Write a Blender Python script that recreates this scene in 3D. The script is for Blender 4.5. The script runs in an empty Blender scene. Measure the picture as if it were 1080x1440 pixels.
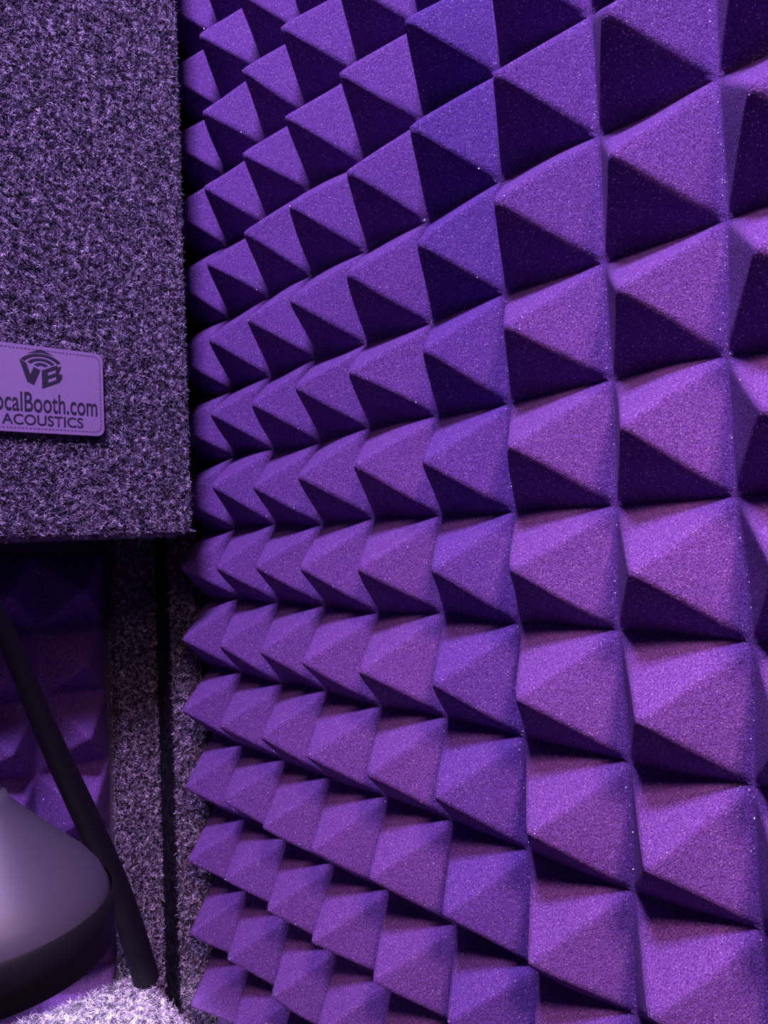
import bpy, numpy as np, math
from mathutils import Matrix, Vector
rng=np.random.default_rng(7)
p=0.05      # foam pyramid pitch (m)
h=0.033     # pyramid height
# camera (metres): stands 27 cm from the foam wall at 1.22 m height
CAM=(-.26835,-.1249,1.21631);YAW,PITCH,ROLL,FPX=.70199,.03101,-.03728,1081.35

D=bpy.data
def link(ob,parent=None):
    bpy.context.collection.objects.link(ob)
    if parent:
        ob.parent=parent;ob.matrix_parent_inverse=Matrix.Translation(-parent.location)
    return ob
def mesh_np(name,v,f,mat,parent=None,smooth=False):
    v=np.asarray(v,np.float32);f=np.asarray(f,np.int32);n=f.shape[1]
    me=D.meshes.new(name);me.vertices.add(len(v));me.vertices.foreach_set('co',v.ravel())
    me.loops.add(f.size);me.loops.foreach_set('vertex_index',f.ravel())
    me.polygons.add(len(f));me.polygons.foreach_set('loop_start',np.arange(len(f),dtype=np.int32)*n)
    me.update(calc_edges=True);me.validate()
    me.polygons.foreach_set('use_smooth',np.full(len(me.polygons),smooth))
    me.materials.append(mat)
    return link(D.objects.new(name,me),parent)
def box(name,a,b,mat,bev=0,parent=None,seg=3):
    import bmesh
    bm=bmesh.new();bmesh.ops.create_cube(bm,size=1)
    for v in bm.verts:
        v.co=Vector([(a[i]+b[i])/2+v.co[i]*(b[i]-a[i]) for i in range(3)])
    if bev: bmesh.ops.bevel(bm,geom=bm.edges[:],offset=bev,segments=seg,profile=.5,affect='EDGES')
    me=D.meshes.new(name);bm.to_mesh(me);bm.free();me.materials.append(mat)
    return link(D.objects.new(name,me),parent)
def empty(name,loc=(0,0,0)):
    e=D.objects.new(name,None);e.empty_display_size=.02;e.location=loc;return link(e)
class NT:
    def __init__(s,name):
        s.m=D.materials.new(name);s.m.use_nodes=True;s.t=s.m.node_tree;s.b=s.t.nodes["Principled BSDF"]
    def n(s,typ,**k):
        x=s.t.nodes.new(typ)
        for a,b in k.items(): setattr(x,a,b)
        return x
    def l(s,a,b): s.t.links.new(a,b)
    def noise(s,scale,detail=3,vec=None,rough=.5):
        x=s.n('ShaderNodeTexNoise');x.inputs['Scale'].default_value=scale;x.inputs['Detail'].default_value=detail;x.inputs['Roughness'].default_value=rough
        s.l(vec or s.obj(),x.inputs['Vector']);return x.outputs['Fac']
    def obj(s):
        if not hasattr(s,'_o'): s._o=s.n('ShaderNodeTexCoord').outputs['Object']
        return s._o
    def ramp(s,fac,stops):
        x=s.n('ShaderNodeValToRGB');e=x.color_ramp.elements
        while len(e)<len(stops): e.new(.5)
        for i,(q,c) in enumerate(stops): e[i].position=q;e[i].color=(*c,1)
        s.l(fac,x.inputs[0]);return x.outputs[0]
    def math(s,op,a,b=None,cl=False):
        x=s.n('ShaderNodeMath',operation=op,use_clamp=cl)
        for i,v in enumerate((a,b)):
            if v is None: continue
            if isinstance(v,(int,float)): x.inputs[i].default_value=v
            else: s.l(v,x.inputs[i])
        return x.outputs[0]
    def mix(s,fac,a,b,mode='MIX'):
        x=s.n('ShaderNodeMix',data_type='RGBA',blend_type=mode)
        for i,v in ((0,fac),(6,a),(7,b)):
            if isinstance(v,(int,float)): x.inputs[i].default_value=v
            elif isinstance(v,tuple): x.inputs[i].default_value=(*v,1)
            else: s.l(v,x.inputs[i])
        return x.outputs[2]

def foam_mat(name,strip=True):
    s=NT(name);o=s.obj()
    g=s.noise(1650,2);g2=s.noise(420,3)
    gc=s.ramp(g,[(.36,(0,0,0)),(.66,(1,1,1))])
    col=s.mix(gc,(.075,.026,.165),(.225,.092,.38))
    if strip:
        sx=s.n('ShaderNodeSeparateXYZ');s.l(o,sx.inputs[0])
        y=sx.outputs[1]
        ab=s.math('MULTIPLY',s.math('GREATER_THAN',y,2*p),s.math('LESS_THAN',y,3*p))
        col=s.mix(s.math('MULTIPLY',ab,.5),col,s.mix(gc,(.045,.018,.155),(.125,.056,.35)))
    v=s.n('ShaderNodeTexVoronoi');v.inputs['Scale'].default_value=1250;s.l(o,v.inputs['Vector'])
    sep=s.n('ShaderNodeSeparateColor');s.l(v.outputs['Color'],sep.inputs[0])
    fl=s.math('MULTIPLY',s.math('GREATER_THAN',sep.outputs[0],.87),s.math('LESS_THAN',v.outputs['Distance'],.36))
    col=s.mix(s.math('MULTIPLY',fl,.45),col,(.75,.52,.85))
    s.l(col,s.b.inputs['Base Color']);s.b.inputs['Roughness'].default_value=.85
    s.b.inputs['Specular IOR Level'].default_value=.15
    s.b.inputs['Sheen Weight'].default_value=.06;s.b.inputs['Sheen Roughness'].default_value=.5;s.b.inputs['Sheen Tint'].default_value=(.8,.6,1,1)
    hgt=s.math('ADD',s.math('MULTIPLY',g,.8),s.math('MULTIPLY',g2,.8))
    bp=s.n('ShaderNodeBump');bp.inputs['Strength'].default_value=.6;bp.inputs['Distance'].default_value=.0009
    s.l(hgt,bp.inputs['Height']);s.l(bp.outputs[0],s.b.inputs['Normal'])
    gl=s.n('ShaderNodeBsdfAnisotropic');gl.inputs['Roughness'].default_value=.42;gl.inputs['Color'].default_value=(1,.9,1,1)
    geo=s.n('ShaderNodeNewGeometry')
    vm=s.n('ShaderNodeVectorMath',operation='SUBTRACT');s.l(v.outputs['Color'],vm.inputs[0]);vm.inputs[1].default_value=(.5,.5,.5)
    vs=s.n('ShaderNodeVectorMath',operation='SCALE');s.l(vm.outputs[0],vs.inputs[0]);vs.inputs['Scale'].default_value=1.8
    va=s.n('ShaderNodeVectorMath',operation='ADD');s.l(vs.outputs[0],va.inputs[0]);s.l(geo.outputs['Normal'],va.inputs[1])
    vn=s.n('ShaderNodeVectorMath',operation='NORMALIZE');s.l(va.outputs[0],vn.inputs[0]);s.l(vn.outputs[0],gl.inputs['Normal'])
    ms=s.n('ShaderNodeMixShader');s.l(s.math('MULTIPLY',fl,.4),ms.inputs[0]);s.l(s.b.outputs[0],ms.inputs[1]);s.l(gl.outputs[0],ms.inputs[2])
    s.l(ms.outputs[0],s.t.nodes['Material Output'].inputs[0])
    return s.m
FOAM=foam_mat("purple_foam");FOAM2=foam_mat("purple_foam_plain",False)

def vnoise(a,b,seed,amp):
    r=np.random.default_rng(seed);o=np.zeros_like(a)
    for i in range(6):
        k=r.uniform(.4,3.2,2);ph=r.uniform(0,6.28,2)
        o+=np.sin(a*k[0]+ph[0]+1.3*np.sin(b*k[1]+ph[1]))*r.uniform(.5,1)
    return o*amp/2.5
def foam(name,K0,K1,J0,J1,N,place,mat,parent=None):
    a=np.arange((K1-K0)*N+1)/N+K0;b=np.arange((J1-J0)*N+1)/N+J0
    A,B=np.meshgrid(a,b,indexing='ij')
    fu=np.abs(A-np.floor(A)-.5)*2;fv=np.abs(B-np.floor(B)-.5)*2
    s=.03
    su=np.sqrt(fu**2+s*s);sv=np.sqrt(fv**2+s*s)
    m=(su**20+sv**20)**(1/20)
    H=h*1.02*np.clip(1-m,0,1)
    H=H*(1+vnoise(A,B,3,.05))+ .0005*vnoise(A*3,B*3,5,1)
    dA=vnoise(A,B,11,.045);dB=vnoise(B,A,12,.045)
    v=place(A+dA,B+dB,H).reshape(-1,3)
    ni,nj=A.shape
    idx=np.arange(ni*nj).reshape(ni,nj)
    p00=idx[:-1,:-1];p10=idx[1:,:-1];p11=idx[1:,1:];p01=idx[:-1,1:]
    I,Jx=np.meshgrid(np.arange(ni-1)%N,np.arange(nj-1)%N,indexing='ij')
    main=((I<N//2)==(Jx<N//2))
    t1=np.where(main[...,None],np.stack([p00,p10,p11],-1),np.stack([p00,p10,p01],-1))
    t2=np.where(main[...,None],np.stack([p00,p11,p01],-1),np.stack([p10,p11,p01],-1))
    f=np.concatenate([t1.reshape(-1,3),t2.reshape(-1,3)])
    return mesh_np(name,v,f,mat,parent,smooth=True)
wf=empty("acoustic_foam_wall_panel",(0.005,0,1.2))
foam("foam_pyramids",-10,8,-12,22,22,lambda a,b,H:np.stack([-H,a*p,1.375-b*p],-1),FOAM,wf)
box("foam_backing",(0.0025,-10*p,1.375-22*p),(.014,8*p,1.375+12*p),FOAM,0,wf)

def carpet_mat(name,c0,c1,c2):
    s=NT(name);g=s.n('ShaderNodeNewGeometry')
    big=s.noise(270,4,rough=.65)
    rr=s.math('ADD',s.math('MULTIPLY',g.outputs['Random Per Island'],.35),s.math('MULTIPLY',big,2.1))
    rr=s.math('SUBTRACT',rr,.76)
    col=s.ramp(rr,[(.25,c0),(.52,c1),(.85,c2)])
    s.l(col,s.b.inputs['Base Color']);s.b.inputs['Roughness'].default_value=.6
    s.b.inputs['Sheen Weight'].default_value=.25
    return s.m
CAR=carpet_mat("carpet_fibre",(.028,.02,.045),(.31,.22,.40),(.98,.80,1.0))
CARD=carpet_mat("carpet_backing_shaded",(.005,.004,.008),(.012,.01,.018),(.03,.025,.04))  # backing under the pile, colour darkened so the corner post's bare side looks unlit
CARD.node_tree.nodes["Principled BSDF"].inputs['Sheen Weight'].default_value=0
CARD.node_tree.nodes["Principled BSDF"].inputs['Specular IOR Level'].default_value=.05
CARD.node_tree.nodes["Principled BSDF"].inputs['Roughness'].default_value=.95
def strands(name,o,u,v,n,count,L=.005,w=.00028,parent=None,skip=None,mat=None):
    o,u,v,n=[np.asarray(t,float) for t in (o,u,v,n)]
    a=rng.random(count);b=rng.random(count)
    P0=o+a[:,None]*u+b[:,None]*v
    if skip is not None: P0=P0[~skip(P0)]
    k=len(P0)
    un=u/np.linalg.norm(u);vn=v/np.linalg.norm(v)
    th=rng.uniform(0,2*np.pi,k);turn=rng.normal(0,1.0,k);S=4
    pts=[P0-n*.0003]
    el=rng.uniform(.3,1.3,k)
    for i in range(S-1):
        t=np.cos(th)[:,None]*un+np.sin(th)[:,None]*vn
        d=t*np.cos(el)[:,None]+n*np.sin(el)[:,None]
        pts.append(pts[-1]+d*(L/(S-1))*rng.uniform(.5,1.3,k)[:,None])
        th=th+turn;el=el-rng.uniform(.2,.9,k)
    ax=rng.normal(size=(k,3));ax/=np.linalg.norm(ax,axis=1)[:,None]
    V=[]
    for i,q in enumerate(pts):
        ww=w*(1 if i<S-1 else .4)
        V+= [q-ax*ww/2,q+ax*ww/2]
    V=np.stack(V,1).reshape(-1,3)
    bse=np.arange(k)[:,None]*2*S
    f=np.concatenate([bse+np.array([[2*i,2*i+1,2*i+3,2*i+2]]) for i in range(S-1)])
    return mesh_np(name,V,f,mat or CAR,parent)

# ---------- thick felt panel with label
YP=.335;YW=.449
XR=-.0414;ZB=1.2234;XL=XR-.22;ZT=ZB+.42
pan=empty("carpeted_acoustic_panel",(XR-.1,.38,ZB+.2))
box("panel_body",(XL,YP,ZB),(XR,YW-.001,ZT),CARD,.008,pan,4)
LX0,LX1,LZ0,LZ1=-.1697,-.0992,1.2818,1.3312
def skip(P0): return (P0[:,0]>LX0+.001)&(P0[:,0]<LX1-.001)&(P0[:,2]>LZ0+.001)&(P0[:,2]<LZ1-.001)
strands("pile_front",(XL+.003,YP,ZB+.003),(XR-XL-.006,0,0),(0,0,ZT-ZB-.006),(0,-1,0),210000,L=.0042,w=.0003,parent=pan,skip=skip)
strands("pile_bottom",(XL+.003,YP+.003,ZB),(XR-XL-.006,0,0),(0,.06,0),(0,0,-1),16000,parent=pan)
strands("pile_edge",(XR-.002,YP+.002,ZB+.003),(0,0,ZT-ZB-.006),(0,.01,0),(.9,-.43,0),9000,parent=pan,L=.004)
strands("pile_low_edge",(XL,YP+.002,ZB+.002),(XR-XL,0,0),(0,.004,0),(0,-.7,-.7),6000,parent=pan)

lab=empty("label_patch",((LX0+LX1)/2,YP-.003,(LZ0+LZ1)/2))
s=NT("label_leatherette");g=s.noise(900,3);s.l(s.mix(g,(.26,.155,.33),(.35,.215,.43)),s.b.inputs['Base Color']);s.b.inputs['Roughness'].default_value=.55
bp=s.n('ShaderNodeBump');bp.inputs['Strength'].default_value=.2;bp.inputs['Distance'].default_value=.0003;s.l(g,bp.inputs['Height']);s.l(bp.outputs[0],s.b.inputs['Normal']);LABM=s.m
s=NT("label_ink");s.l(s.mix(s.noise(700),(.012,.01,.02),(.03,.02,.05)),s.b.inputs['Base Color']);s.b.inputs['Roughness'].default_value=.6;INK=s.m
s=NT("label_stitch");s.l(s.mix(s.noise(700),(.06,.03,.09),(.1,.06,.14)),s.b.inputs['Base Color']);STI=s.m
W_=LX1-LX0;H_=LZ1-LZ0;cxl=(LX0+LX1)/2;czl=(LZ0+LZ1)/2;YL=YP-.0045
def rrect(w,hh,r,n=8):
    out=[]
    for (sx,sy,a0) in ((1,1,0),(-1,1,90),(-1,-1,180),(1,-1,270)):
        for i in range(n+1):
            t=math.radians(a0+90*i/n);out.append((sx*(w/2-r)+r*math.cos(t),sy*(hh/2-r)+r*math.sin(t)))
    return out
def prism(name,poly,y0,y1,mat,parent):
    n=len(poly);me=D.meshes.new(name)
    v=[(cxl+a,y0,czl+b) for a,b in poly]+[(cxl+a,y1,czl+b) for a,b in poly]
    f=[tuple(range(n)),tuple(range(2*n-1,n-1,-1))]+[(i,i+n,(i+1)%n+n,(i+1)%n) for i in range(n)]
    me.from_pydata(v,[],f);me.materials.append(mat);return link(D.objects.new(name,me),parent)
# corrected corner ordering: walk the rounded rectangle counter-clockwise
def rr2(w,hh,r,n=8):
    out=[]
    for (cx_,cy_,a0) in ((w/2-r,hh/2-r,0),(-w/2+r,hh/2-r,90),(-w/2+r,-hh/2+r,180),(w/2-r,-hh/2+r,270)):
        for i in range(n+1):
            t=math.radians(a0+90*i/n);out.append((cx_+r*math.cos(t),cy_+r*math.sin(t)))
    return out
prism("patch",rr2(W_,H_,H_*.09),YL,YP-.0003,LABM,lab)
st=rr2(W_*.945,H_*.91,H_*.07,6);st.append(st[0]);vv=[];ff=[]
seg=W_/34
for (a,b) in zip(st[:-1],st[1:]):
    L=math.hypot(b[0]-a[0],b[1]-a[1])
    if L<seg*.5: spans=[(0.15,.85)]
    else:
        nn=max(1,round(L/seg));spans=[((i+.18)/nn,(i+.82)/nn) for i in range(nn)]
    dx,dz=(b[0]-a[0])/L,(b[1]-a[1])/L;w=W_*.0035
    for q0,q1 in spans:
        i=len(vv)
        for q,sg in ((q0,-1),(q1,-1),(q1,1),(q0,1)):
            vv.append((cxl+a[0]+dx*L*q-dz*w*sg,YL-.0001,czl+a[1]+dz*L*q+dx*w*sg))
        ff.append((i,i+1,i+2,i+3))
mesh_np("stitching",vv,ff,STI,lab)
u=W_/17.6
def text(name,txt,mapf,bold=0):
    cu=D.curves.new(name,'FONT');cu.body=txt;cu.offset=bold
    t=D.objects.new("t",cu);bpy.context.collection.objects.link(t)
    dg=bpy.context.evaluated_depsgraph_get();dg.update()
    me=D.meshes.new_from_object(t.evaluated_get(dg));D.objects.remove(t)
    xs=[v.co.x for v in me.vertices];ys=[v.co.y for v in me.vertices]
    x0,x1,y0,y1=min(xs),max(xs),min(ys),max(ys)
    for v in me.vertices:
        a,b=mapf((v.co.x-x0)/(x1-x0),(v.co.y-y0)/(y1-y0));v.co=(cxl+a*u,YL-.00015,czl+b*u)
    me.materials.clear();me.materials.append(INK);me.name=name
    link(D.objects.new(name,me),lab)
text("label_text_top","VocalBooth.com",lambda a,b:(-7.7+15.5*a,-3.3+2.8*b),.012)
text("label_text_bottom","ACOUSTICS",lambda a,b:(-5.3+11*a,-5.15+1.5*b),.015)
LO=2.75
def strokes(name,quads,mapf):
    vv=[];ff=[]
    for qd in quads:
        i=len(vv)
        for a,b in qd:
            x,z=mapf(a,b);vv.append((cxl+x*u,YL-.00015-.000003*i,czl+z*u))
        ff.append((i,i+1,i+2,i+3))
    mesh_np(name,vv,ff,INK,lab)
strokes("logo_v",[((0,1),(.34,1),(.68,0),(.36,0)),((.68,1),(1,1),(.68,0),(.36,0))],lambda a,b:(-2.9+2.8*a,LO-1.3-1.3*a+2.6*b))
strokes("logo_b",[((0,0),(.3,0),(.3,1),(0,1)),((.28,.78),(.85,.78),(.75,1),(.28,1)),((.28,.40),(.85,.40),(.85,.6),(.28,.6)),((.28,0),(.85,0),(1,.2),(.28,.2)),
   ((.68,.55),(.85,.55),(.98,.86),(.68,.86)),((.70,.1),(1,.15),(1,.4),(.70,.5))],lambda a,b:(.08+2.8*a,LO-2.6+1.3*a+2.6*b))
# concentric waves filling the rhombic top face of the cube logo
vv=[];ff=[]
for r0,r1 in ((.45,.95),(1.35,1.85),(2.2,2.75)):
    n=18;i0=len(vv)
    for i in range(n+1):
        t=math.radians(28+124*i/n)
        for rr in (r0,r1): vv.append((cxl+rr*math.cos(t)*u*1.12,YL-.00015,czl+(rr*math.sin(t)*.72+LO+.38)*u))
    for i in range(n): ff.append((i0+2*i,i0+2*i+1,i0+2*i+3,i0+2*i+2))
i0=len(vv)
for (x,z) in ((-1.75,2.25),(0,2.95),(1.75,2.25),(0,2.5)): vv.append((cxl+x*u,YL-.00015,czl+(z+LO+.05)*u))
ff.append((i0,i0+1,i0+2,i0+3))
mesh_np("logo_waves",vv,ff,INK,lab)

# ---------- posts in corner
X1=-.0271
po=empty("carpeted_corner_post",(-.01,.42,1.1))
box("post_core",(X1,.405,0),(.013,YW-.001,2.2),CARD,.003,po)
strands("post_pile",(X1,.405,.8),(-X1,0,0),(0,0,.5),(0,-1,0),26000,L=.004,parent=po)
a,b=-.0557,-.0277
po2=empty("carpeted_trim_post",((a+b)/2,.44,1.1))
box("post_core",(a,.43,0),(b,YW-.001,2.2),CARD,.003,po2)
strands("post_pile",(a,.43,.8),(b-a,0,0),(0,0,.5),(0,-1,0),24000,L=.004,parent=po2)
strands("post_pile_side",(a,.43,.8),(0,.018,0),(0,0,.5),(-1,0,0),9000,L=.003,parent=po2)
bw=empty("acoustic_foam_back_panel",(a-.1,.44,1.1))
foam("foam_pyramids",-8,0,-3,14,16,lambda A,B,H:np.stack([a-.003+A*p,YW-.002-H,1.0601-B*p],-1),FOAM2,bw)

# ---------- desk shelf
ZD=.9223;XD=-.0594
ds=empty("carpeted_desk_shelf",(-.3,.25,ZD-.02))
box("shelf_board",(-.75,.08,ZD-.035),(XD,.40,ZD),CARD,.004,ds)
strands("shelf_pile",(XD-.22,.15,ZD),(.22,0,0),(0,.25,0),(0,0,1),90000,L=.006,w=.0003,parent=ds)
strands("shelf_pile_edge",(XD,.1,ZD-.033),(0,.3,0),(0,0,.033),(1,0,0),12000,L=.005,parent=ds)

# ---------- desk lamp
s=NT("lamp_black");s.l(s.mix(s.noise(200),(.006,.005,.009),(.009,.008,.013)),s.b.inputs['Base Color']);s.b.inputs['Roughness'].default_value=.6;s.b.inputs['Specular IOR Level'].default_value=.25;BLK=s.m
s=NT("lamp_shade_paint");s.l(s.mix(s.noise(60),(.06,.053,.085),(.075,.068,.105)),s.b.inputs['Base Color']);s.b.inputs['Roughness'].default_value=.5;s.b.inputs['Metallic'].default_value=.2;SHD=s.m
s=NT("lamp_bulb_glow");s.b.inputs['Base Color'].default_value=(.9,.85,1,1);s.b.inputs['Emission Color'].default_value=(.85,.75,1,1);s.b.inputs['Emission Strength'].default_value=4;BULB=s.m
rc=Vector((-.1852,.23,1.0478))
lamp=empty("desk_lamp",rc)
def lathe(name,prof,mat,M_,parent,n=64,smooth=True):
    v=[];f=[]
    for (r_,z_) in prof:
        for i in range(n):
            t=2*math.pi*i/n;v.append(M_@Vector((r_*math.cos(t),r_*math.sin(t),z_)))
    for j in range(len(prof)-1):
        for i in range(n): f.append((j*n+i,j*n+(i+1)%n,(j+1)*n+(i+1)%n,(j+1)*n+i))
    return mesh_np(name,[tuple(q) for q in v],f,mat,parent,smooth)
Ms=Matrix.Translation(rc)@Matrix.Rotation(math.radians(-4),4,'Y')
Z=.9
def zs(pr): return [(r_,z_*Z) for r_,z_ in pr]
lathe("shade",zs([(.0435,.0),(.044,.002),(.0445,.018),(.0440,.023),(.0415,.030),(.0365,.038),(.029,.047),(.021,.0565),(.014,.065),(.0095,.071),(.0075,.076),(0,.0765)]),SHD,Ms,lamp)
lathe("shade_inside",zs([(.0425,.001),(.0425,.016),(.040,.027),(.034,.036),(.02,.052),(.0,.060)]),BLK,Ms,lamp)
lathe("rim_band",zs([(.0425,-.001),(.0450,-.001),(.0465,.020),(.0455,.022)]),BLK,Ms,lamp)
lathe("neck",zs([(.0,.075),(.0052,.0755),(.0052,.088),(.004,.092),(.0,.092)]),BLK,Ms,lamp,24)
lathe("bulb",zs([(.0,.008),(.010,.011),(.015,.018),(.014,.026),(.009,.038),(.008,.052)]),BULB,Ms,lamp,24)
def tube(name,pts,rad,mat,parent):
    cu=D.curves.new(name,'CURVE');cu.dimensions='3D';cu.bevel_depth=1;cu.bevel_resolution=6;cu.use_fill_caps=True;cu.resolution_u=12
    sp=cu.splines.new('NURBS');sp.points.add(len(pts)-1);sp.order_u=4;sp.use_endpoint_u=True
    for i,(q,r_) in enumerate(zip(pts,rad)): sp.points[i].co=(*q,1);sp.points[i].radius=r_
    cu.materials.append(mat);return link(D.objects.new(name,cu),parent)
top=Ms@Vector((0,0,.09*Z))
q=[(-.0605,.385,ZD+.004),(-.0750,.372,.9734),(-.1050,.350,1.0471),(-.1385,.326,1.1150),(-.1613,.306,1.1754),(-.195,.28,1.235),(-.228,.245,1.235),(-.228,.228,1.16),(-.205,.229,1.15),tuple(top)]
tube("stem",q,[.0085,.0083,.0076,.0062,.0048,.0045,.0045,.0045,.0045,.0045],BLK,lamp)

# ---------- room shell
s=NT("wall_carpet_dark");s.l(s.mix(s.noise(300),(.03,.022,.05),(.1,.075,.14)),s.b.inputs['Base Color']);s.b.inputs['Roughness'].default_value=.9;WM=s.m
s=NT("floor_carpet");s.l(s.mix(s.noise(400),(.02,.018,.03),(.07,.06,.09)),s.b.inputs['Base Color']);s.b.inputs['Roughness'].default_value=.95;FM=s.m
box("wall_right",(.014,-.9,0),(.08,YW,2.2),WM);box("wall_back",(-1.46,YW,0),(.08,.52,2.2),WM)
box("wall_left",(-1.46,-.9,0),(-1.4,YW,2.2),WM);box("wall_front",(-1.46,-.96,0),(.08,-.9,2.2),WM)
box("floor",(-1.46,-.96,-.05),(.08,.52,0),FM);box("ceiling",(-1.46,-.96,2.2),(.08,.52,2.25),WM)

# ---------- lights
def area(name,loc,tgt,size,en,col):
    l=D.lights.new(name,'AREA');l.energy=en;l.color=col;l.size=size
    o=link(D.objects.new(name,l));o.location=loc
    o.rotation_euler=(Vector(tgt)-Vector(loc)).to_track_quat('-Z','Y').to_euler();return o
area("ceiling_light",(-.52,-.24,2.17),(-.1,.15,1.2),.22,30,(.67,.49,1.0))
l=D.lights.new("pink_fill_spot",'SPOT');l.energy=25;l.color=(1.0,.60,.68);l.spot_size=math.radians(58);l.spot_blend=1;l.shadow_soft_size=.07  # added pink fill on the right and lower foam, not a booth fixture
o=link(D.objects.new("pink_fill_spot",l));o.location=(-.34,-.38,1.62)
o.rotation_euler=(Vector((0,.09,.88))-o.location).to_track_quat('-Z','Y').to_euler()
w=D.worlds.new("w");bpy.context.scene.world=w;w.use_nodes=True
w.node_tree.nodes['Background'].inputs[0].default_value=(.3,.2,.5,1);w.node_tree.nodes['Background'].inputs[1].default_value=.005
pl=D.lights.new("bulb_light",'SPOT');pl.energy=8;pl.color=(.88,.8,1);pl.shadow_soft_size=.012;pl.spot_size=math.radians(46);pl.spot_blend=.6
po_=link(D.objects.new("bulb_light",pl),lamp);po_.location=Ms@Vector((0,0,-.002))
po_.rotation_euler=(Vector((-.132,.315,ZD))-Vector(po_.location)).to_track_quat('-Z','Y').to_euler()

cam=D.cameras.new("camera");co=link(D.objects.new("camera",cam))
F=Vector((math.sin(YAW)*math.cos(PITCH),math.cos(YAW)*math.cos(PITCH),math.sin(PITCH)))
r0=Vector((math.cos(YAW),-math.sin(YAW),0));u0=r0.cross(F)
R=math.cos(ROLL)*r0+math.sin(ROLL)*u0;U=-math.sin(ROLL)*r0+math.cos(ROLL)*u0
co.matrix_world=Matrix(((R[0],U[0],-F[0],CAM[0]),(R[1],U[1],-F[1],CAM[1]),(R[2],U[2],-F[2],CAM[2]),(0,0,0,1)))
cam.lens=FPX*36/1440;cam.clip_start=.01
bpy.context.scene.camera=co
bpy.context.scene.view_settings.view_transform='Standard'
